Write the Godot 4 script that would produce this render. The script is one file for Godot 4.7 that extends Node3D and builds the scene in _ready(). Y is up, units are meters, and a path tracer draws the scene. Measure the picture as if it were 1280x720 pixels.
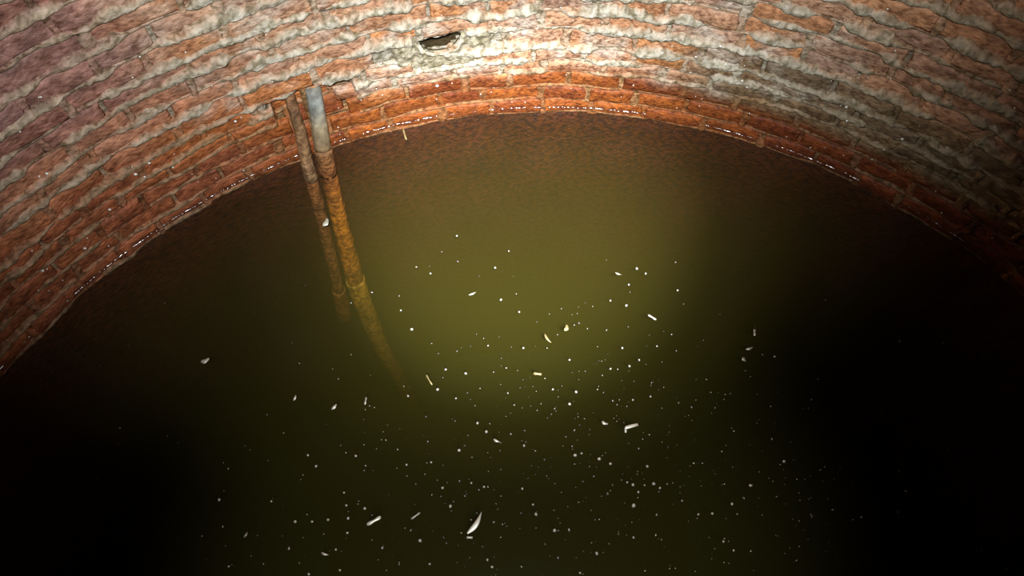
extends Node3D
# A round brick well seen from its mouth by torchlight: the far wall, murky water with
# floating flecks, two pipes that come out of the brickwork and run down under water.
# The well's axis is the y axis, the water lies at y = 0, angles are degrees from -z to +x.

const R := 2.028            # radius to the brick faces
const CAM := Vector3(-0.171, 2.4, -0.096)
const MURK := 0.5
const SPOT_E := 40.0
const SPILL_E := 11.8
const BEDS: Array[float] = [-0.035, 0.04, 0.115, 0.19, 0.25, 0.312, 0.402, 0.472, 0.545, 0.608, 0.682, 0.765, 0.845, 0.925, 1.0, 1.075]
var cam: Camera3D
var rng := RandomNumberGenerator.new()
var n_low := FastNoiseLite.new()
var n_mid := FastNoiseLite.new()
var n_fine := FastNoiseLite.new()
var brick_mat: StandardMaterial3D
var mortar_mat: StandardMaterial3D
var white_mat: StandardMaterial3D
var used := {}


# ------------------------------------------------------------------ helpers
class Grid:
	# collects lattices of points into one mesh; rows run up, columns run to the right as seen from the front
	var v := PackedVector3Array()
	var c := PackedColorArray()
	var i := PackedInt32Array()

	func lattice(pts: PackedVector3Array, cols: PackedColorArray, nx: int, ny: int, skip := {}) -> void:
		var o := v.size()
		v.append_array(pts)
		c.append_array(cols)
		for y in ny - 1:
			for x in nx - 1:
				if skip.has(y * nx + x):
					continue
				var a := o + y * nx + x
				i.append_array(PackedInt32Array([a, a + nx, a + nx + 1, a, a + nx + 1, a + 1]))

	func mesh(m: Material) -> ArrayMesh:
		var n := PackedVector3Array()
		n.resize(v.size())
		for k in range(0, i.size(), 3):
			var a := v[i[k]]
			var q := (v[i[k + 2]] - a).cross(v[i[k + 1]] - a)
			n[i[k]] += q
			n[i[k + 1]] += q
			n[i[k + 2]] += q
		for k in n.size():
			n[k] = n[k].normalized() if n[k].length_squared() > 0.0 else Vector3.UP
		var arr := []
		arr.resize(Mesh.ARRAY_MAX)
		arr[Mesh.ARRAY_VERTEX] = v
		arr[Mesh.ARRAY_NORMAL] = n
		arr[Mesh.ARRAY_COLOR] = c
		arr[Mesh.ARRAY_INDEX] = i
		var me := ArrayMesh.new()
		me.add_surface_from_arrays(Mesh.PRIMITIVE_TRIANGLES, arr)
		me.surface_set_material(0, m)
		return me


func numbered(called: String) -> String:
	used[called] = used.get(called, -1) + 1
	return called if used[called] == 0 else "%s_%03d" % [called, used[called]]


func put(called: String, mesh: Mesh, parent: Node = self, at := Vector3.ZERO) -> MeshInstance3D:
	var o := MeshInstance3D.new()
	o.name = numbered(called)
	o.mesh = mesh
	o.position = at
	o.cast_shadow = GeometryInstance3D.SHADOW_CASTING_SETTING_ON
	parent.add_child(o, true)
	return o


func tag(o: Node, label: String, category: String, group := "", kind := "") -> void:
	o.set_meta("label", label)
	o.set_meta("category", category)
	if group:
		o.set_meta("group", group)
	if kind:
		o.set_meta("kind", kind)


func srgb(r: float, g: float, b: float) -> Color:
	return Color(r / 255.0, g / 255.0, b / 255.0).srgb_to_linear()


func on_wall(deg: float, h: float, r: float) -> Vector3:
	var a := deg_to_rad(deg)
	return Vector3(sin(a) * r, h, -cos(a) * r)


func band(x: float, a: float, b: float, soft: float) -> float:
	return smoothstep(a - soft, a + soft, x) * (1.0 - smoothstep(b - soft, b + soft, x))


func noise_tex(freq: float, octaves: int, ramp: Gradient, sd: int, size := 512) -> NoiseTexture2D:
	var n := FastNoiseLite.new()
	n.seed = sd
	n.frequency = freq
	n.fractal_octaves = octaves
	var t := NoiseTexture2D.new()
	t.noise = n
	t.width = size
	t.height = size
	t.seamless = true
	if ramp:
		t.color_ramp = ramp
	return t


func ramp(cols: Array, at: Array) -> Gradient:
	var g := Gradient.new()
	g.colors = PackedColorArray(cols)
	g.offsets = PackedFloat32Array(at)
	return g


func stone(rough: float, grain: Gradient, relief: float, sd: int) -> StandardMaterial3D:
	var m := StandardMaterial3D.new()
	m.vertex_color_use_as_albedo = true
	m.albedo_texture = noise_tex(0.02, 5, grain, sd)
	m.roughness = rough
	m.metallic_specular = 0.45
	m.uv1_triplanar = true
	m.uv1_scale = Vector3.ONE * 3.3
	m.heightmap_enabled = true
	m.heightmap_scale = relief
	m.heightmap_texture = noise_tex(0.035, 5, null, sd + 7)
	return m


# ------------------------------------------------------------------ the colours of the brickwork itself
func stain(deg: float, h: float) -> float:      # 1 in the wet rusty zone above the water
	var top := 0.20 + 0.16 * smoothstep(-22.0, -40.0, deg) + 0.05 * n_low.get_noise_2d(deg * 3.0, 40.0)
	return 1.0 - smoothstep(top - 0.05, top + 0.06, h)


func brick_color(p: Vector3, deg: float, h: float, tone: float, warm: float) -> Color:
	var dry := srgb(214, 170, 138).lerp(srgb(212, 148, 96), warm).lerp(srgb(178, 150, 134), clampf(tone * 0.9, 0.0, 1.0) * (1.0 - warm))
	var wet := srgb(160, 90, 38).lerp(srgb(128, 64, 30), tone)
	wet = wet.lerp(srgb(112, 54, 34), smoothstep(14.0, 30.0, deg) * 0.7)
	var c := dry.lerp(wet, stain(deg, h))
	var olive := band(deg, 12.0, 46.0, 4.0) * band(h, 0.15, 0.40, 0.03)
	c = c.lerp(srgb(122, 108, 82), olive * 0.8)
	c = c.lerp(srgb(136, 98, 98), smoothstep(-31.0, -41.0, deg) * smoothstep(0.45, 0.62, h) * 0.8)
	c = c.lerp(srgb(166, 120, 92), smoothstep(22.0, 34.0, deg) * smoothstep(0.35, 0.5, h) * 0.7)
	c = c.lerp(srgb(176, 108, 80), smoothstep(-26.0, -36.0, deg) * (1.0 - smoothstep(0.45, 0.7, h)) * 0.6)
	c = c.lerp(srgb(208, 128, 68), band(deg, -40.0, -20.0, 4.0) * band(h, 0.2, 0.42, 0.06) * 0.55)
	# pale bloom of lime, in patches
	var bloom := smoothstep(0.05, 0.5, n_mid.get_noise_3dv(p * 1.0)) * (1.0 - stain(deg, h)) * band(deg, -34.0, 24.0, 8.0)
	c = c.lerp(srgb(214, 206, 194), bloom * 0.75)
	return c * (1.0 + (0.4 + 0.35 * smoothstep(20.0, 40.0, absf(deg + 4.0))) * n_mid.get_noise_3dv(p * 2.3 + Vector3(9, 2, 5)))


func mortar_color(p: Vector3, deg: float, h: float) -> Color:
	var c := srgb(206, 200, 186).lerp(srgb(234, 238, 240), smoothstep(0.0, 0.5, n_low.get_noise_3dv(p * 3.0)) * smoothstep(0.3, 0.45, h))
	c = c.lerp(srgb(172, 122, 66), stain(deg, h) * 0.85)
	c = c.lerp(srgb(158, 138, 110), smoothstep(16.0, 32.0, deg) * 0.75)
	c = c.lerp(srgb(172, 148, 126), smoothstep(-28.0, -42.0, deg) * 0.7)
	return c * (1.0 + 0.3 * n_fine.get_noise_3dv(p))


# ------------------------------------------------------------------ the wall's relief
func bed(j: int, deg: float) -> float:
	return BEDS[j] + 0.009 * n_low.get_noise_2d(deg * 3.0, j * 37.0)


func ledge(j: int, deg: float) -> float:        # how far a course stands out over the ones below
	return 0.007 * n_low.get_noise_2d(deg * 2.0, 300.0 + j * 51.0)


func recess(deg: float, h: float) -> float:     # the bricks are cut back under one course to let the pipes through
	return 0.062 * band(deg, -28.7, -20.9, 0.12) * smoothstep(0.01, 0.22, h) * (1.0 - smoothstep(0.300, 0.306, h))


func in_frame(p: Vector3, margin: float) -> bool:
	var q := cam.transform.affine_inverse() * p
	if q.z > -0.1:
		return false
	var f := 360.0 / tan(deg_to_rad(cam.fov * 0.5))
	return absf(q.x / -q.z * f) < 640.0 + margin and absf(q.y / -q.z * f) < 360.0 + margin


func build_wall() -> void:
	# rubble core of the lining, closed all round, with the drain opening left out
	var core := Grid.new()
	var nx := 721
	var hs := PackedFloat32Array([-2.6, -2.2, -1.8, -1.4, -1.1, -0.8, -0.6, -0.4, -0.25, -0.14, -0.07])
	var h0 := -0.04
	while h0 < 1.12:
		hs.append(h0)
		h0 += 0.02
	for k in 10:
		hs.append(1.3 + k * 0.19)
	var pts := PackedVector3Array()
	var cols := PackedColorArray()
	var skip := {}
	for y in hs.size():
		for x in nx:
			var deg := -180.0 + x * 0.5
			var base := on_wall(deg, hs[y], R)
			var rr := R + 0.017 + 0.006 * n_mid.get_noise_3dv(base * 2.0) + 0.065 * band(deg, -29.0, -20.6, 0.7) * band(hs[y], 0.05, 0.33, 0.04)
			if hs[y] < -0.05:
				rr -= 0.012 - 0.014 * n_mid.get_noise_3dv(base)
			pts.append(on_wall(deg, hs[y], rr))
			var c := mortar_color(base, deg, hs[y]) * 0.8
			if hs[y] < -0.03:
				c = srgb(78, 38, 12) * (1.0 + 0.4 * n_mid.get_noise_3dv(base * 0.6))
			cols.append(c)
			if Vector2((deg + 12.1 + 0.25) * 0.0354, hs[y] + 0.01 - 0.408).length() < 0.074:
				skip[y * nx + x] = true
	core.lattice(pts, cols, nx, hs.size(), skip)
	var wall := put("wall_round", core.mesh(mortar_mat))
	tag(wall, "round brick lining of the old well, rust-red near the water and limed above", "wall", "", "structure")

	# bricks: those in view one by one, the rest of the ring joined
	var rest := Grid.new()
	var joints: Array[Grid] = []
	for j in BEDS.size():
		joints.append(Grid.new())
	var total := 40
	for j in total:
		var deg := -180.0 + rng.randf() * 5.0
		var stop := deg + 360.0
		while deg < stop - 2.0:
			var w := rng.randf_range(4.3, 6.4) if j < 5 else rng.randf_range(4.6, 7.6)
			if deg + w > stop - 3.0:
				w = stop - deg
			var a := deg + 0.18
			var b := deg + w - 0.18
			deg += w
			var seen := false
			if j < BEDS.size() - 1:
				var mid := (BEDS[j] + BEDS[j + 1]) * 0.5
				for e in [[a, mid], [b, mid]]:
					seen = seen or in_frame(on_wall(e[0], e[1], R), 25.0)
			var tone := rng.randf()
			var warm := pow(rng.randf(), 1.6)
			var out := rng.randf_range(-0.005, 0.006)
			var tilt := rng.randf_range(-0.005, 0.005)
			if not seen:
				var lo := BEDS[j] if j < BEDS.size() else 1.075 + (j - 15) * 0.077
				rest_brick(rest, a, b, lo + 0.006, lo + 0.066, out, tone, warm)
				continue
			if (j == 4 or j == 5) and a > -17.0 and b < -7.0:
				continue                            # lost under the lime around the drain
			if j == 5 and absf((a + b) * 0.5 + 12.1) < (b - a) * 0.5 + 1.9:
				continue
			var g := Grid.new()
			one_brick(g, j, a, b, out, tilt, tone, warm)
			put("brick", g.mesh(brick_mat), wall)
			head_joint(joints[j], j, a - 0.18)
	var o := put("brick_lining", rest.mesh(brick_mat), wall)
	o.set_meta("kind", "stuff")
	for j in BEDS.size():
		bed_joint(joints[j], j)
		put("mortar_bed", joints[j].mesh(mortar_mat), wall)
	drain(wall)
	droplets(wall)


func rest_brick(g: Grid, a: float, b: float, lo: float, hi: float, out: float, tone: float, warm: float) -> void:
	var pts := PackedVector3Array()
	var cols := PackedColorArray()
	var prof := [[lo, R + 0.02], [lo, R - out], [hi, R - out], [hi, R + 0.02]]
	for e in prof:
		for k in 3:
			var deg := lerpf(a, b, k / 2.0)
			pts.append(on_wall(deg, e[0], e[1]))
			cols.append(brick_color(pts[-1], deg, e[0], tone, warm))
	g.lattice(pts, cols, 3, 4)


func one_brick(g: Grid, j: int, a: float, b: float, out: float, tilt: float, tone: float, warm: float) -> void:
	var pts := PackedVector3Array()
	var cols := PackedColorArray()
	var us := [0.0, 0.0, 0.04, 0.14, 0.3, 0.5, 0.7, 0.86, 0.96, 1.0, 1.0]
	var vs := [0.0, 0.0, 0.1, 0.3, 0.55, 0.8, 0.92, 1.0, 1.0]
	var off := rng.randf() * 50.0
	var back := clampf((a + b) * 0.5, -28.2, -21.4) == (a + b) * 0.5 and j > 0 and j < 5
	for y in vs.size():
		for x in us.size():
			var u: float = us[x]
			var v: float = vs[y]
			var deg := lerpf(a, b, u)
			var lo := bed(j, deg) + 0.005
			var hi := bed(j + 1, deg) - 0.004
			var h := lerpf(lo, hi, v)
			var p := on_wall(deg, h, R)
			var edge := minf(minf(u, 1.0 - u) * 0.2 / 0.012, minf(v, 1.0 - v) * 0.065 / 0.012)
			var rr := R - out - ledge(j, deg) + (recess((a + b) * 0.5, h) if back else 0.0) - tilt * (u - 0.5) * 2.0
			rr += 0.006 * (1.0 - smoothstep(0.0, 1.0, edge))
			rr += 0.005 * n_mid.get_noise_3dv(p * 1.6 + Vector3.ONE * off) + 0.0025 * n_fine.get_noise_3dv(p)
			if y == 0 or y == vs.size() - 1 or x == 0 or x == us.size() - 1:
				rr = R + 0.025 + (0.062 if back else 0.0)
			h += 0.003 * n_fine.get_noise_3dv(p * 0.7 + Vector3.ONE * off)
			pts.append(on_wall(deg + 0.08 * n_fine.get_noise_3dv(p * 0.6 - Vector3.ONE * off), h, rr))
			cols.append(brick_color(p, deg, h, clampf(tone + 0.4 * n_mid.get_noise_3dv(p * 0.8), 0.0, 1.0), warm))
	g.lattice(pts, cols, us.size(), vs.size())


func smear(j: int, deg: float) -> float:        # 0: raked-out thin joint, 1: thick slumped ridge
	var s := smoothstep(-0.4, 0.12, n_low.get_noise_2d(deg * 2.6, j * 91.0 + 13.0))
	var low := 0.12 if j < 3 else 0.5 if j == 3 else 0.75 if j == 4 else 1.0
	low = minf(low, 1.0 - 0.25 * smoothstep(-31.0, -41.0, deg))
	return s * maxf(low, 0.45 * smoothstep(-30.0, -38.0, deg))


func bed_joint(g: Grid, j: int) -> void:
	var a := -66.0
	var b := 58.0
	var step := 0.17
	var nx := int((b - a) / step)
	var prof := [[1.0, -0.016, 0.0], [0.96, 0.002, 0.2], [0.75, 0.003, 0.5], [0.5, 0.004, 0.75], [0.25, 0.004, 0.95], [0.0, 0.003, 1.0], [-0.55, 0.002, 1.0], [-1.0, 0.0, 0.8], [-1.0, -0.006, 0.3], [-0.6, -0.03, 0.0]]
	var pts := PackedVector3Array()
	var cols := PackedColorArray()
	var ny := prof.size()
	for yy in ny:
		var e: Array = prof[ny - 1 - yy]
		for x in nx:
			var deg := a + x * step
			var s := smear(j, deg)
			var h := bed(j, deg)
			var p := on_wall(deg, h, R)
			var rag := n_fine.get_noise_3dv(p * 0.8 + Vector3(0, j, 0))
			var rag2 := n_mid.get_noise_3dv(p * 2.0 + Vector3(0, j * 3.0, 7))
			var up := 0.005 + s * (0.020 + 0.020 * n_low.get_noise_2d(deg * 6.0, j * 17.0) + 0.012 * n_low.get_noise_2d(deg * 24.0, j * 29.0)) + 0.006 * s * rag
			var dn := 0.004 + s * (0.005 + 0.005 * rag2 + 0.003 * rag)
			up = maxf(up, 0.004)
			dn = maxf(dn, 0.003)
			var bulge := lerpf(-0.007, 0.011 + 0.009 * rag2, s)
			var hh: float = h + (e[0] * up if e[0] > 0.0 else e[0] * dn)
			var l := maxf(ledge(j, deg), ledge(maxi(j - 1, 0), deg))
			var q := on_wall(deg, hh, R)
			var lump := (0.004 * n_fine.get_noise_3dv(q * 1.0) + 0.006 * n_mid.get_noise_3dv(q * 3.1)) * (0.25 + 0.75 * s)
			if yy == 0 or yy == ny - 1:
				lump = 0.0
			var rr: float = R + (recess(deg, h) if j < 5 else 0.0) - l - e[1] - e[2] * bulge - lump * minf(1.0, e[2] * 2.0)
			if yy == 0:
				rr = R + 0.03 + (0.062 * band(deg, -28.7, -20.9, 0.55) if j < 6 else 0.0)
			if j == 6 and absf(deg + 12.1) < 2.4:
				rr += 0.028                     # nothing hangs into the drain's mouth
			pts.append(on_wall(deg, hh, rr))
			var thin: float = smoothstep(0.3, 1.0, e[0]) * 0.55
			cols.append(mortar_color(q, deg, hh).lerp(brick_color(q, deg, hh, 0.4, 0.3), clampf(thin + 0.6 * n_mid.get_noise_3dv(q * 1.3), 0.0, 0.8)))
	g.lattice(pts, cols, nx, ny)


func head_joint(g: Grid, j: int, deg: float) -> void:
	if rng.randf() < 0.12:
		return
	var wide := rng.randf_range(0.3, 0.6)
	var proud := rng.randf_range(0.0, 0.006)
	var blend := rng.randf_range(0.1, 0.75) if absf(deg) < 26.0 and (j > 2 or absf(deg) < 8.0) else rng.randf_range(0.5, 0.95)
	var pts := PackedVector3Array()
	var cols := PackedColorArray()
	var us := [-1.0, -0.8, -0.3, 0.3, 0.8, 1.0]
	var lean := rng.randf_range(-0.3, 0.3)
	for y in 6:
		var v := y / 5.0
		for x in us.size():
			var d: float = deg + lean * (v - 0.5) + us[x] * wide * (1.0 + 0.6 * n_low.get_noise_2d(deg * 40.0 + y * 6.0, j * 20.0))
			var h := lerpf(bed(j, d), bed(j + 1, d), v)
			var p := on_wall(d, h, R)
			var rr := R - ledge(j, d) + (recess(d, h) if j < 5 else 0.0) - proud - 0.004 * n_fine.get_noise_3dv(p * 1.3)
			rr += 0.016 if absf(us[x]) > 0.9 else 0.002 if absf(us[x]) > 0.5 else 0.0
			pts.append(on_wall(d, h, rr))
			cols.append(mortar_color(p, d, h).lerp(brick_color(p, d, h, 0.3, 0.4), blend))
	g.lattice(pts, cols, us.size(), 6)


func drain(wall: Node) -> void:
	# lime washed over the masonry around and below the drain's mouth, two bricks wide
	var g := Grid.new()
	var pts := PackedVector3Array()
	var cols := PackedColorArray()
	var nx := 90
	var ny := 60
	var skip := {}
	for y in ny:
		for x in nx:
			var deg := -16.9 + x * 10.0 / (nx - 1)
			var h := 0.262 + y * 0.145 / (ny - 1)
			var p := on_wall(deg, h, R)
			var side := minf(minf(x, nx - 1 - x) / 6.0, minf(y, ny - 1 - y) / 3.0)
			var rr := R - 0.006 - 0.011 * n_mid.get_noise_3dv(p * 1.2 + Vector3(3, 1, 4)) - 0.007 * n_mid.get_noise_3dv(p * 3.0) - 0.003 * n_fine.get_noise_3dv(p)
			var d := Vector2((deg + 12.1) * 0.0354, h - 0.408)
			var low := clampf(d.length() / 0.066, 0.0, 2.0)
			rr -= 0.009 * band(low, 1.0, 1.3, 0.12) * (1.0 - smoothstep(0.35, 0.38, h))      # lip of lime on the lower rim
			rr += 0.012 * band(deg, -14.7, -14.2, 0.25) * smoothstep(0.28, 0.33, h)  # crevice beside it
			rr += 0.028 * (1.0 - smoothstep(0.0, 1.0, side))
			if d.length() < 0.072:
				skip[y * nx + x] = true
			pts.append(on_wall(deg, h, rr))
			var c := mortar_color(p, deg, h)
			c = c.lerp(srgb(150, 140, 112), 0.5 + 0.5 * n_mid.get_noise_3dv(p * 1.4))
			c = c.lerp(srgb(214, 206, 190), band(low, 0.95, 1.25, 0.1) * (1.0 - smoothstep(0.37, 0.395, h)))
			cols.append(c)
	g.lattice(pts, cols, nx, ny, skip)
	var patch := put("mortar_patch", g.mesh(mortar_mat), wall)
	patch.set_meta("label", "grey lime patch washed down below the drain hole")
	# a short clay drain running back into the ground
	var t := Grid.new()
	pts = PackedVector3Array()
	cols = PackedColorArray()
	for y in 8:
		for x in 33:
			var an := -TAU * x / 32.0
			var c2 := on_wall(-12.1, 0.408, R + 0.004 + y * 0.06 if y < 7 else R + 0.37)
			c2.y -= 0.6 * 0.06 * y
			var k := 0.073 if y < 7 else 0.0
			var side2 := Vector3(cos(deg_to_rad(-12.1)), 0, sin(deg_to_rad(-12.1)))
			var q := c2 + side2 * cos(an) * k + Vector3.UP * sin(an) * k
			pts.append(q + Vector3.UP * 0.003 * n_fine.get_noise_3dv(q))
			cols.append(srgb(112, 96, 66) * (1.0 + 0.3 * n_mid.get_noise_3dv(q * 2.0)))
	t.lattice(pts, cols, 33, 8)
	var sl := put("drain_sleeve", t.mesh(brick_mat), wall)
	sl.set_meta("label", "dark half-hidden drain hole in the far wall")


func droplets(wall: Node) -> void:
	var s := SphereMesh.new()
	s.radius = 1.0
	s.height = 2.0
	s.radial_segments = 12
	s.rings = 6
	s.material = white_mat
	var where: Array[Transform3D] = []
	var big := [Vector2(-53.4, 0.195), Vector2(-45.8, 0.228), Vector2(-42.2, 0.298), Vector2(-41.7, 0.266), Vector2(-47.7, 0.499), Vector2(-49.6, 0.151), Vector2(-39.2, 0.24), Vector2(-40.7, 0.309), Vector2(-38.5, 0.245), Vector2(-32.3, 0.298), Vector2(-12.8, 0.178)]
	big.append_array([Vector2(7.2, 0.397), Vector2(9.1, 0.335), Vector2(12.3, 0.342), Vector2(14.2, 0.409), Vector2(17.2, 0.278), Vector2(15.2, 0.336), Vector2(3.5, 0.251), Vector2(27.0, 0.309), Vector2(27.7, 0.253), Vector2(29.1, 0.313), Vector2(32.8, 0.279), Vector2(-5.0, 0.195)])
	for d in big:
		var k := rng.randf_range(0.003, 0.005)
		where.append(Transform3D(Basis().scaled(Vector3(k * 1.3, k, k)), on_wall(d.x, d.y, R - 0.011)))
	for n in 160:
		var deg := rng.randf_range(-56.0, 46.0)
		var k := rng.randf_range(0.0014, 0.003)
		where.append(Transform3D(Basis().scaled(Vector3.ONE * k), on_wall(deg, rng.randf_range(0.03, 0.75), R - 0.01)))
	var mm := MultiMesh.new()
	mm.transform_format = MultiMesh.TRANSFORM_3D
	mm.mesh = s
	mm.instance_count = where.size()
	for n in where.size():
		mm.set_instance_transform(n, where[n])
	var o := MultiMeshInstance3D.new()
	o.name = "lime_bead"
	o.multimesh = mm
	o.set_meta("kind", "stuff")
	o.set_meta("label", "glinting beads of wet lime on the bricks")
	wall.add_child(o, true)


# ------------------------------------------------------------------ water
func build_water() -> void:
	var m := StandardMaterial3D.new()
	m.transparency = BaseMaterial3D.TRANSPARENCY_ALPHA
	m.albedo_color = Color(0.5, 0.52, 0.55, 0.004)
	m.roughness = 0.16
	m.metallic_specular = 0.2
	m.normal_enabled = true
	m.normal_scale = 0.12
	var t := noise_tex(0.012, 3, null, 77)
	t.as_normal_map = true
	t.bump_strength = 3.0
	m.normal_texture = t
	m.uv1_scale = Vector3(3, 5, 1)
	var st := SurfaceTool.new()
	st.begin(Mesh.PRIMITIVE_TRIANGLES)
	var n := 180
	for k in n:
		var a := on_wall(k * 360.0 / n, 0.0, R + 0.01)
		var b := on_wall((k + 1) * 360.0 / n, 0.0, R + 0.01)
		for p in [Vector3.ZERO, a, b]:
			st.set_normal(Vector3.UP)
			st.set_uv(Vector2(p.x, p.z) * 0.5)
			st.add_vertex(p)
	st.generate_tangents()
	var me := st.commit()
	me.surface_set_material(0, m)
	var water := put("water", me)
	tag(water, "still dark water filling the round well, its surface dusted with white flecks", "water", "", "stuff")
	# the film that the water draws up the bricks
	var wet := StandardMaterial3D.new()
	wet.albedo_color = Color(0.30, 0.15, 0.09)
	wet.roughness = 0.15
	wet.metallic_specular = 1.0
	var g := Grid.new()
	var pts := PackedVector3Array()
	var cols := PackedColorArray()
	var nx := 1100
	for y in 7:
		for x in nx:
			var deg := -62.0 + x * 116.0 / (nx - 1)
			var w := 0.0046 + 0.004 * n_low.get_noise_2d(deg * 30.0, 5.0) + 0.005 * n_low.get_noise_2d(deg * 9.0, 15.0)
			w = maxf(w, 0.0012)
			var an := y / 6.0 * PI * 0.5
			# concave quarter round from the water up to the brick
			pts.append(on_wall(deg, 0.0005 + w * (1.0 - cos(an)), R - 0.002 - w * (1.0 - sin(an)) - 0.003 * n_low.get_noise_2d(deg * 20.0, 60.0)))
			cols.append(Color.WHITE)
	g.lattice(pts, cols, nx, 7)
	var film := put("meniscus", g.mesh(wet), water)
	film.set_meta("label", "glinting wet line where the water meets the bricks")
	# silt hanging in the water
	var fog := FogVolume.new()
	fog.name = "murk"
	fog.shape = RenderingServer.FOG_VOLUME_SHAPE_CYLINDER
	fog.size = Vector3(2.0 * R + 0.1, 2.5, 2.0 * R + 0.1)
	fog.position = Vector3(0, -1.254, 0)
	var fm := FogMaterial.new()
	fm.density = MURK
	fm.albedo = Color(0.54, 0.51, 0.17)
	fog.material = fm
	tag(fog, "yellow-green murk hanging below the surface of the well water", "murk", "", "stuff")
	add_child(fog)
	var fl := Grid.new()
	pts = PackedVector3Array()
	cols = PackedColorArray()
	for y in 12:
		for x in 49:
			var r := (R + 0.05) * (1.0 - y / 11.0)
			var p := on_wall(x * 7.5, 0.0, r)
			p.y = -2.5 + 0.06 * n_low.get_noise_3dv(p * 2.0)
			pts.append(p)
			cols.append(srgb(70, 60, 34))
	fl.lattice(pts, cols, 49, 12)
	tag(put("floor", fl.mesh(mortar_mat)), "silted floor of the well, far down under the dark water", "floor", "", "structure")


# ------------------------------------------------------------------ pipes
func tube(path: Array, radii: Array, called: String, m: Material, parent: Node, tint: Array, rough := 0.0) -> MeshInstance3D:
	var c := Curve3D.new()
	c.bake_interval = 0.015
	for k in path.size():
		var before: Vector3 = path[maxi(k - 1, 0)]
		var after: Vector3 = path[mini(k + 1, path.size() - 1)]
		var d := (after - before) * 0.17
		c.add_point(path[k], -d, d)
	var l := c.get_baked_length()
	var ny := int(l / 0.015) + 2
	var nx := 25
	var g := Grid.new()
	var pts := PackedVector3Array()
	var cols := PackedColorArray()
	for y in ny + 2:
		var f := clampf((y - 1) / float(ny - 1), 0.0, 1.0)
		var p := c.sample_baked(f * l, true)
		var d := (c.sample_baked(minf(f * l + 0.01, l), true) - c.sample_baked(maxf(f * l - 0.01, 0.0), true)).normalized()
		var side := d.cross(Vector3(0.3, 0, 1)).normalized()
		var other := d.cross(side).normalized()
		var kk := f * (radii.size() - 1)
		var r := lerpf(radii[int(kk)], radii[mini(int(kk) + 1, radii.size() - 1)], kk - int(kk))
		var ck := f * (tint.size() - 1)
		var base: Color = tint[int(ck)].lerp(tint[mini(int(ck) + 1, tint.size() - 1)], ck - int(ck))
		for x in nx:
			var an := TAU * x / (nx - 1)
			var q := p + (side * cos(an) + other * sin(an)) * r
			var rr := r * (1.0 + rough * (n_mid.get_noise_3dv(q * 2.5) + 0.5 * n_fine.get_noise_3dv(q)))
			if y == 0 or y == ny + 1:
				rr = 0.0
			pts.append(p + (side * cos(an) + other * sin(an)) * rr)
			cols.append(base * (1.0 + 0.55 * n_mid.get_noise_3dv(q * 1.7) + 0.3 * n_fine.get_noise_3dv(q)))
	g.lattice(pts, cols, nx, ny + 2)
	return put(called, g.mesh(m), parent)


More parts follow.
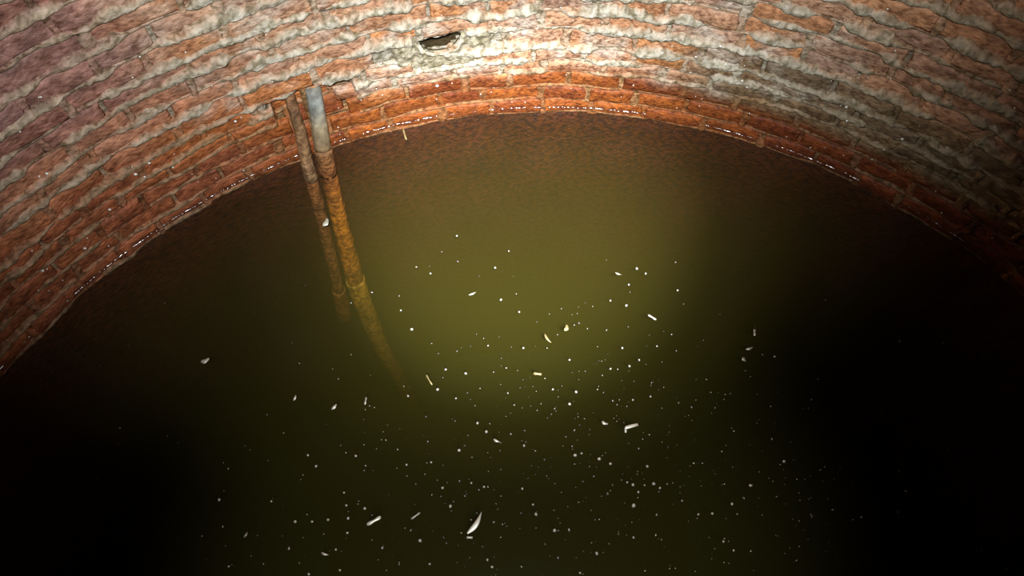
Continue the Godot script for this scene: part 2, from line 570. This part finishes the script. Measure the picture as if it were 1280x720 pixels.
func build_pipes() -> void:
	var plastic := stone(0.42, ramp([Color(0.75, 0.75, 0.75), Color.WHITE], [0.3, 0.7]), 0.1, 21)
	var rust := stone(0.7, ramp([Color(0.55, 0.5, 0.45), Color.WHITE], [0.25, 0.75]), 0.5, 31)
	var thick := Node3D.new()
	thick.name = "water_pipe"
	add_child(thick)
	tag(thick, "thick grey plastic pipe coming out under the brick ledge, rust-coated and bent under water", "pipe")
	var grey := srgb(150, 156, 152)
	var tan_ := srgb(150, 124, 92)
	var orange := srgb(196, 122, 30)
	tube([Vector3(-0.853, 0.307, -1.873), Vector3(-0.852, 0.269, -1.865), Vector3(-0.848, 0.155, -1.809), Vector3(-0.847, 0.07, -1.765)], [0.027, 0.027, 0.029], "upper_length", plastic, thick, [srgb(170, 168, 158), grey, srgb(160, 146, 120), tan_], 0.02)
	tube([Vector3(-0.847, 0.075, -1.765), Vector3(-0.852, -0.06, -1.752)], [0.032, 0.032], "coupling", rust, thick, [srgb(150, 110, 70), srgb(150, 90, 40)], 0.05)
	tube([Vector3(-0.852, -0.05, -1.752), Vector3(-0.855, -0.148, -1.745), Vector3(-0.867, -0.418, -1.728), Vector3(-0.880, -0.854, -1.701)], [0.030, 0.031, 0.035, 0.040], "sunken_length", rust, thick, [srgb(150, 90, 40), orange, orange, srgb(190, 130, 36)], 0.14)
	tube([Vector3(-0.880, -0.83, -1.702), Vector3(-0.852, -1.345, -1.639), Vector3(-0.787, -1.846, -1.583), Vector3(-0.722, -2.473, -1.526)], [0.045, 0.041, 0.037, 0.034, 0.03], "bent_foot", rust, thick, [srgb(200, 150, 40), srgb(190, 130, 40), srgb(180, 120, 44)], 0.12)
	var thin := Node3D.new()
	thin.name = "suction_pipe"
	add_child(thin)
	tag(thin, "thinner brown pipe left of the grey one, encrusted, its cut end hanging under water", "pipe")
	var brown := srgb(140, 108, 76)
	tube([Vector3(-0.924, 0.334, -1.839), Vector3(-0.925, 0.284, -1.830), Vector3(-0.910, 0.171, -1.779), Vector3(-0.905, 0.02, -1.722), Vector3(-0.907, -0.05, -1.72)], [0.018, 0.019, 0.023, 0.024], "upper_length", rust, thin, [srgb(150, 104, 72), brown, brown, srgb(150, 120, 90)], 0.12)
	tube([Vector3(-0.907, -0.04, -1.72), Vector3(-0.914, -0.189, -1.709), Vector3(-0.933, -0.515, -1.687), Vector3(-0.957, -0.885, -1.663)], [0.024, 0.024, 0.025], "sunken_length", rust, thin, [srgb(140, 90, 48), srgb(150, 96, 36)], 0.12)
	tube([Vector3(-0.955, -0.86, -1.664), Vector3(-0.973, -1.12, -1.645)], [0.03, 0.034, 0.032], "foot_valve", rust, thin, [srgb(170, 110, 40), srgb(170, 104, 36)], 0.1)
	var cable := tube([Vector3(-0.880, 0.313, -1.861), Vector3(-0.884, 0.271, -1.859), Vector3(-0.876, 0.151, -1.829), Vector3(-0.868, 0.03, -1.782), Vector3(-0.87, -0.3, -1.775)], [0.012, 0.013, 0.013], "pump_cable", rust, self, [srgb(168, 132, 88), srgb(160, 116, 70), srgb(120, 80, 40)], 0.1)
	tag(cable, "narrow tan cable running down the wall between the grey pipe and the brown one", "cable")


# ------------------------------------------------------------------ what floats
func sliver(a: Vector2, b: Vector2, wide: float, shape: String, label: String) -> void:
	var g := Grid.new()
	var pts := PackedVector3Array()
	var cols := PackedColorArray()
	var d := b - a
	var side := Vector2(-d.y, d.x).normalized()
	var n := 11
	var c := srgb(232, 230, 220) if not "tan" in label else srgb(186, 170, 120)
	if "grey" in label or "pale" in label:
		c = srgb(190, 188, 176)
	for k in 9:
		var an := TAU * k / 8.0
		for x in n:
			var f := x / float(n - 1)
			var w := wide * 0.5
			if shape == "leaf":
				w *= pow(sin(PI * clampf(f * 0.93 + 0.05, 0.0, 1.0)), 0.8) * (1.25 - 0.75 * f)
			elif shape == "flat":
				w *= 0.85 + 0.15 * sin(f * 9.0) if f > 0.0 and f < 1.0 else 0.55
			else:
				w *= sqrt(maxf(0.0, 1.0 - pow(2.0 * f - 1.0, 2.0))) * (1.0 + 0.25 * sin(f * 7.0)) + 0.05 * wide
			var mid := a + d * f + side * sin(f * PI) * d.length() * (0.09 if shape == "leaf" else 0.02 if shape == "flat" else 0.16)
			var q := mid + side * cos(an) * w
			pts.append(Vector3(q.x, 0.0022 + 0.0022 * sin(an) * (0.4 + w / wide) + 0.0025 * sin(f * PI), q.y))
			cols.append(c)
	g.lattice(pts, cols, n, 9)
	var o := put("sliver" if shape != "lump" else "scrap", g.mesh(white_mat))
	tag(o, label, "leaf" if shape == "leaf" else "debris")


func hooked_scrap(corner: Vector2, tip: Vector2, foot: Vector2, wide: float) -> void:
	var root := Node3D.new()
	root.name = "hooked_scrap"
	add_child(root)
	tag(root, "white hooked scrap with a short foot floating at the right of the dark water", "debris")
	for e in [["blade", tip, wide], ["foot", foot, wide * 0.75]]:
		var t := tube([Vector3(corner.x, 0.003, corner.y), Vector3((corner.x + e[1].x) * 0.5, 0.005, (corner.y + e[1].y) * 0.5), Vector3(e[1].x, 0.003, e[1].y)], [e[2] * 0.45, e[2] * 0.5, e[2] * 0.35], e[0], white_mat, root, [srgb(226, 222, 212), srgb(226, 222, 212)])
		t.scale = Vector3(1, 0.5, 1)


var fleck_mesh: Array[Mesh] = []


func flecks(label: String, group: String, at: Array) -> void:
	for p in at:
		var o := put("fleck", fleck_mesh[rng.randi() % fleck_mesh.size()], self, Vector3(p.x, p.y * 0.15, p.z))
		o.scale = Vector3(p.y * 0.44 * rng.randf_range(0.8, 1.25), p.y * 0.36, p.y * 0.44)
		o.rotation.y = rng.randf() * TAU
		tag(o, label, "debris", group)


func build_fleck_meshes() -> void:
	for k in 3:
		var g := Grid.new()
		var pts := PackedVector3Array()
		var cols := PackedColorArray()
		for y in 6:
			for x in 10:
				var la := (y / 5.0 - 0.5) * PI
				var lo := TAU * (x % 9) / 9.0
				var p := Vector3(cos(la) * cos(lo), sin(la), cos(la) * sin(lo))
				var s := 1.0 + 0.25 * n_mid.get_noise_3dv(p * 0.15 + Vector3(k * 5.0, 0, 0)) * cos(la)
				pts.append(p * s)
				cols.append(srgb(236, 234, 226))
		g.lattice(pts, cols, 10, 6)
		fleck_mesh.append(g.mesh(white_mat))


func build_dust() -> void:
	var where: Array[Transform3D] = []
	while where.size() < 900:
		var x := rng.randfn(0.08, 0.62)
		var z := rng.randfn(-0.60, 0.36)
		if Vector2(x, z).length() > R - 0.05 or rng.randf() > smoothstep(-1.7, -0.7, z) + 0.12:
			continue
		var k := rng.randf_range(0.0009, 0.0026) * (0.7 + 0.6 * pow(rng.randf(), 3.0))
		where.append(Transform3D(Basis(Vector3.UP, rng.randf() * TAU).scaled_local(Vector3(k * rng.randf_range(0.8, 1.8), k * 0.7, k)), Vector3(x, k * 0.2, z)))
	var mm := MultiMesh.new()
	mm.transform_format = MultiMesh.TRANSFORM_3D
	mm.use_colors = true
	mm.mesh = fleck_mesh[0]
	mm.instance_count = where.size()
	for n in where.size():
		mm.set_instance_transform(n, where[n])
		var k := 0.15 + 0.85 * pow(rng.randf(), 1.5)
		mm.set_instance_color(n, Color(k, k, k * 0.98))
	var o := MultiMeshInstance3D.new()
	o.name = "floating_dust"
	o.multimesh = mm
	tag(o, "fine white dust scattered thickly over the dark water", "dust", "", "stuff")
	add_child(o, true)


# ------------------------------------------------------------------
func _ready() -> void:
	rng.seed = 4711
	cam = Camera3D.new()
	cam.name = "camera"
	cam.fov = 39.6
	cam.near = 0.05
	cam.far = 30.0
	cam.position = CAM
	cam.rotation = Vector3(deg_to_rad(-64.0), 0, deg_to_rad(1.0))
	add_child(cam)
	cam.current = true
	var env := Environment.new()
	env.background_mode = Environment.BG_COLOR
	env.background_color = Color(0, 0, 0)
	env.tonemap_mode = Environment.TONE_MAPPER_LINEAR
	env.tonemap_exposure = 1.0
	env.sdfgi_enabled = true
	env.ssao_enabled = true
	env.ssil_enabled = true
	env.volumetric_fog_enabled = true
	env.volumetric_fog_density = 0.0
	var we := WorldEnvironment.new()
	we.name = "surroundings"
	we.environment = env
	add_child(we)
	# the torch, held above and behind the camera: a hot spot and the spill around it
	torch("torch_spot", Vector3(-0.17, 0.0, -1.55), SPOT_E, 13.6)
	torch("torch_corona", Vector3(-0.17, 0.0, -1.66), SPOT_E * 0.28, 19.5)
	torch("torch_fringe", Vector3(-0.16, 0.0, -0.42), 5.0, 22.0)
	torch("torch_spill", Vector3(-0.42, 0.95, -1.98), SPILL_E, 38.5)

	n_low.seed = 3
	n_low.frequency = 0.05
	n_low.fractal_octaves = 2
	n_mid.seed = 11
	n_mid.frequency = 7.0
	n_mid.fractal_octaves = 3
	n_fine.seed = 29
	n_fine.frequency = 40.0
	n_fine.fractal_octaves = 3
	brick_mat = stone(0.6, ramp([Color(0.66, 0.6, 0.58), Color(0.88, 0.86, 0.84), Color(1, 1, 1)], [0.25, 0.45, 0.7]), 0.5, 5)
	mortar_mat = stone(0.7, ramp([Color(0.6, 0.58, 0.5), Color(0.9, 0.9, 0.88), Color(1, 1, 1)], [0.25, 0.5, 0.75]), 0.5, 15)
	white_mat = StandardMaterial3D.new()
	white_mat.vertex_color_use_as_albedo = true
	white_mat.albedo_color = Color(0.93, 0.93, 0.91)
	white_mat.roughness = 0.45
	white_mat.metallic = 0.5
	white_mat.metallic_specular = 0.6

	build_wall()
	build_water()
	build_pipes()
	build_fleck_meshes()
	sliver(Vector2(-0.288, -0.471), Vector2(-0.249, -0.533), 0.0171, "leaf", "largest white leaf sliver floating on the water, curved and pointed like a feather")
	sliver(Vector2(-0.290, -0.460), Vector2(-0.272, -0.460), 0.0073, "flat", "short white chip lying flat just under the tail of the largest floating leaf sliver")
	sliver(Vector2(-0.581, -0.491), Vector2(-0.543, -0.514), 0.0111, "flat", "straight white sliver with blunt ends floating left of the largest leaf sliver")
	sliver(Vector2(-0.454, -0.509), Vector2(-0.429, -0.528), 0.0064, "flat", "thin grey-white splinter floating between the blunt white sliver and the largest leaf sliver")
	sliver(Vector2(-0.704, -0.411), Vector2(-0.682, -0.405), 0.0074, "leaf", "faint small white sliver nearest the lower left of the dark water")
	sliver(Vector2(-0.933, -0.449), Vector2(-0.924, -0.465), 0.0076, "leaf", "tiny grey sliver alone in the black water at the lower left")
	sliver(Vector2(-1.157, -0.984), Vector2(-1.132, -0.998), 0.0137, "lump", "bright white scrap alone in black water left of the sunken pipes")
	sliver(Vector2(-0.845, -0.862), Vector2(-0.840, -0.881), 0.0084, "leaf", "short upright white splinter below the cut end of the thin sunken pipe")
	sliver(Vector2(-0.723, -0.836), Vector2(-0.710, -0.854), 0.0108, "leaf", "short slanted white splinter floating left of the foot of the thick sunken pipe")
	sliver(Vector2(-0.622, -0.853), Vector2(-0.620, -0.877), 0.0067, "flat", "thin grey splinter standing upright beside the foot of the thick sunken pipe")
	sliver(Vector2(-0.437, -0.954), Vector2(-0.417, -0.922), 0.0056, "flat", "thin tan straw floating right of the lower end of the thick sunken pipe")
	sliver(Vector2(-0.582, -1.909), Vector2(-0.567, -1.862), 0.0073, "flat", "thin tan straw nearest the far brick rim, in brown water under the hole")
	sliver(Vector2(-0.828, -1.491), Vector2(-0.818, -1.523), 0.0172, "lump", "small pale lump floating between the two sunken pipes")
	sliver(Vector2(-0.314, -1.237), Vector2(-0.290, -1.249), 0.0080, "leaf", "small pale sliver in the yellow-green glow, left of its middle")
	sliver(Vector2(-0.062, -1.101), Vector2(-0.041, -1.071), 0.0088, "leaf", "tan seed-shaped sliver in the green water beside a bright curved scrap")
	sliver(Vector2(0.003, -1.113), Vector2(0.009, -1.136), 0.0131, "lump", "bright white curved scrap in the green water just above the tan seed-shaped sliver")
	sliver(Vector2(-0.098, -0.966), Vector2(-0.072, -0.963), 0.0092, "flat", "short level white chip below the tan seed-shaped sliver")
	sliver(Vector2(0.278, -1.176), Vector2(0.303, -1.159), 0.0080, "flat", "white slanted splinter at the right side of the green glow")
	sliver(Vector2(0.176, -1.330), Vector2(0.197, -1.322), 0.0076, "leaf", "small pale splinter at the upper right of the green glow")
	sliver(Vector2(-0.219, -0.751), Vector2(-0.199, -0.742), 0.0085, "leaf", "small white curved chip floating among the flecks above the largest leaf sliver")
	sliver(Vector2(0.113, -0.813), Vector2(0.133, -0.805), 0.0091, "lump", "small white chip just left of the white hooked scrap")
	sliver(Vector2(0.586, -1.060), Vector2(0.610, -1.069), 0.0092, "leaf", "pale grey sliver at the right edge of the lit water")
	sliver(Vector2(0.572, -1.032), Vector2(0.581, -1.019), 0.0113, "lump", "round grey flake just under the pale sliver at the right edge of the lit water")
	sliver(Vector2(0.622, -1.131), Vector2(0.620, -1.108), 0.0082, "flat", "faint grey upright splinter at the right edge of the lit water")
	hooked_scrap(Vector2(0.186, -0.794), Vector2(0.224, -0.805), Vector2(0.186, -0.779), 0.0115)
	flecks("round white fleck floating around the largest leaf sliver", "flecks floating around the largest leaf sliver", [Vector3(-0.089, 0.0122, -0.529), Vector3(-0.341, 0.0098, -0.548), Vector3(-0.244, 0.0088, -0.606), Vector3(-0.282, 0.0074, -0.617), Vector3(-0.130, 0.0074, -0.603), Vector3(-0.098, 0.0073, -0.557), Vector3(-0.035, 0.0122, -0.484)])
	flecks("round white fleck floating around the largest leaf sliver", "flecks floating around the largest leaf sliver", [Vector3(-0.228, 0.0087, -0.399), Vector3(-0.214, 0.0087, -0.380), Vector3(-0.367, 0.0089, -0.601), Vector3(-0.424, 0.0110, -0.449), Vector3(-0.392, 0.0073, -0.385)])
	flecks("white fleck in the dark water below the green glow, right of the pipe foot", "flecks in the dark water below the green glow, right of the pipe foot", [Vector3(-0.323, 0.0109, -0.715), Vector3(-0.242, 0.0110, -0.774), Vector3(-0.270, 0.0090, -0.801), Vector3(-0.126, 0.0099, -0.733), Vector3(-0.340, 0.0076, -0.879), Vector3(-0.399, 0.0117, -0.907), Vector3(-0.490, 0.0092, -0.884)])
	flecks("white fleck in the dark water below the green glow, right of the pipe foot", "flecks in the dark water below the green glow, right of the pipe foot", [Vector3(-0.479, 0.0075, -0.668), Vector3(-0.313, 0.0092, -0.962), Vector3(-0.377, 0.0077, -0.974)])
	flecks("white fleck in the right half of the dark water, below the hooked scrap", "flecks in the right half of the dark water, below the hooked scrap", [Vector3(0.029, 0.0109, -0.706), Vector3(0.049, 0.0085, -0.712), Vector3(0.102, 0.0110, -0.696), Vector3(0.135, 0.0100, -0.682), Vector3(0.246, 0.0100, -0.676), Vector3(0.200, 0.0099, -0.620), Vector3(0.199, 0.0133, -0.559)])
	flecks("white fleck in the right half of the dark water, below the hooked scrap", "flecks in the right half of the dark water, below the hooked scrap", [Vector3(0.262, 0.0125, -0.624), Vector3(0.215, 0.0074, -0.599), Vector3(0.183, 0.0075, -0.627), Vector3(0.280, 0.0075, -0.612), Vector3(0.194, 0.0074, -0.468), Vector3(0.086, 0.0097, -0.422), Vector3(0.007, 0.0073, -0.487)])
	flecks("white fleck along the lower edge of the green glow", "flecks along the lower edge of the green glow", [Vector3(0.015, 0.0111, -0.867), Vector3(0.036, 0.0102, -0.907), Vector3(-0.037, 0.0081, -0.914), Vector3(0.269, 0.0077, -0.896), Vector3(0.213, 0.0077, -0.884), Vector3(0.017, 0.0077, -1.014), Vector3(0.208, 0.0093, -0.996)])
	flecks("white fleck along the lower edge of the green glow", "flecks along the lower edge of the green glow", [Vector3(0.147, 0.0093, -0.986), Vector3(0.240, 0.0078, -1.018), Vector3(-0.131, 0.0078, -1.052), Vector3(-0.245, 0.0067, -1.058)])
	flecks("white fleck in the black water left of the blunt white sliver", "flecks in the black water left of the blunt white sliver", [Vector3(-0.779, 0.0076, -0.692), Vector3(-0.750, 0.0101, -0.659), Vector3(-0.791, 0.0100, -0.496), Vector3(-0.742, 0.0075, -0.497), Vector3(-0.696, 0.0087, -0.503), Vector3(-0.869, 0.0076, -0.553), Vector3(-1.023, 0.0091, -0.555)])
	flecks("white fleck in the black water left of the blunt white sliver", "flecks in the black water left of the blunt white sliver", [Vector3(-0.963, 0.0076, -0.369), Vector3(-0.799, 0.0075, -0.420), Vector3(-0.733, 0.0099, -0.352)])
	flecks("white fleck near the blunt white sliver", "flecks near the blunt white sliver", [Vector3(-0.634, 0.0088, -0.692), Vector3(-0.658, 0.0075, -0.582), Vector3(-0.647, 0.0087, -0.545), Vector3(-0.638, 0.0099, -0.508), Vector3(-0.592, 0.0099, -0.537), Vector3(-0.664, 0.0074, -0.420), Vector3(-0.636, 0.0074, -0.467)])
	flecks("white fleck near the blunt white sliver", "flecks near the blunt white sliver", [Vector3(-0.531, 0.0073, -0.427), Vector3(-0.646, 0.0074, -0.364)])
	flecks("white fleck in the black water on the far right", "flecks in the black water on the far right", [Vector3(0.661, 0.0104, -0.698), Vector3(0.551, 0.0102, -0.624), Vector3(0.490, 0.0089, -0.569), Vector3(0.429, 0.0088, -0.540), Vector3(0.388, 0.0075, -0.537), Vector3(0.454, 0.0075, -0.461), Vector3(0.481, 0.0075, -0.437)])
	flecks("white fleck in the black water on the far right", "flecks in the black water on the far right", [Vector3(0.387, 0.0076, -0.688), Vector3(0.676, 0.0071, -1.037)])
	flecks("pale fleck in the right part of the green glow", "flecks in the right part of the green glow", [Vector3(0.250, 0.0096, -1.347), Vector3(0.279, 0.0082, -1.329), Vector3(0.220, 0.0081, -1.286), Vector3(0.208, 0.0094, -1.209), Vector3(0.156, 0.0080, -1.226), Vector3(0.382, 0.0082, -1.268), Vector3(0.188, 0.0078, -1.058)])
	flecks("pale fleck in the right part of the green glow", "flecks in the right part of the green glow", [Vector3(0.300, 0.0079, -1.066)])
	flecks("pale fleck in the left part of the green glow", "flecks in the left part of the green glow", [Vector3(-0.364, 0.0083, -1.462), Vector3(-0.229, 0.0087, -1.341), Vector3(-0.446, 0.0081, -1.315), Vector3(-0.207, 0.0085, -1.222), Vector3(-0.146, 0.0079, -1.179), Vector3(-0.494, 0.0105, -1.110), Vector3(-0.535, 0.0080, -1.177)])
	build_dust()


func torch(called: String, at: Vector3, energy: float, angle: float) -> void:
	var l := SpotLight3D.new()
	l.name = called
	l.position = CAM + Vector3(0.04, 0.34, 0.16)
	l.look_at_from_position(l.position, at, Vector3.UP)
	l.light_color = Color(0.98, 0.98, 0.97)
	l.light_energy = energy
	l.spot_angle = angle
	l.spot_angle_attenuation = 1.0
	l.spot_range = 12.0
	l.spot_attenuation = 2.0
	l.light_size = 0.02
	l.shadow_enabled = true
	add_child(l)
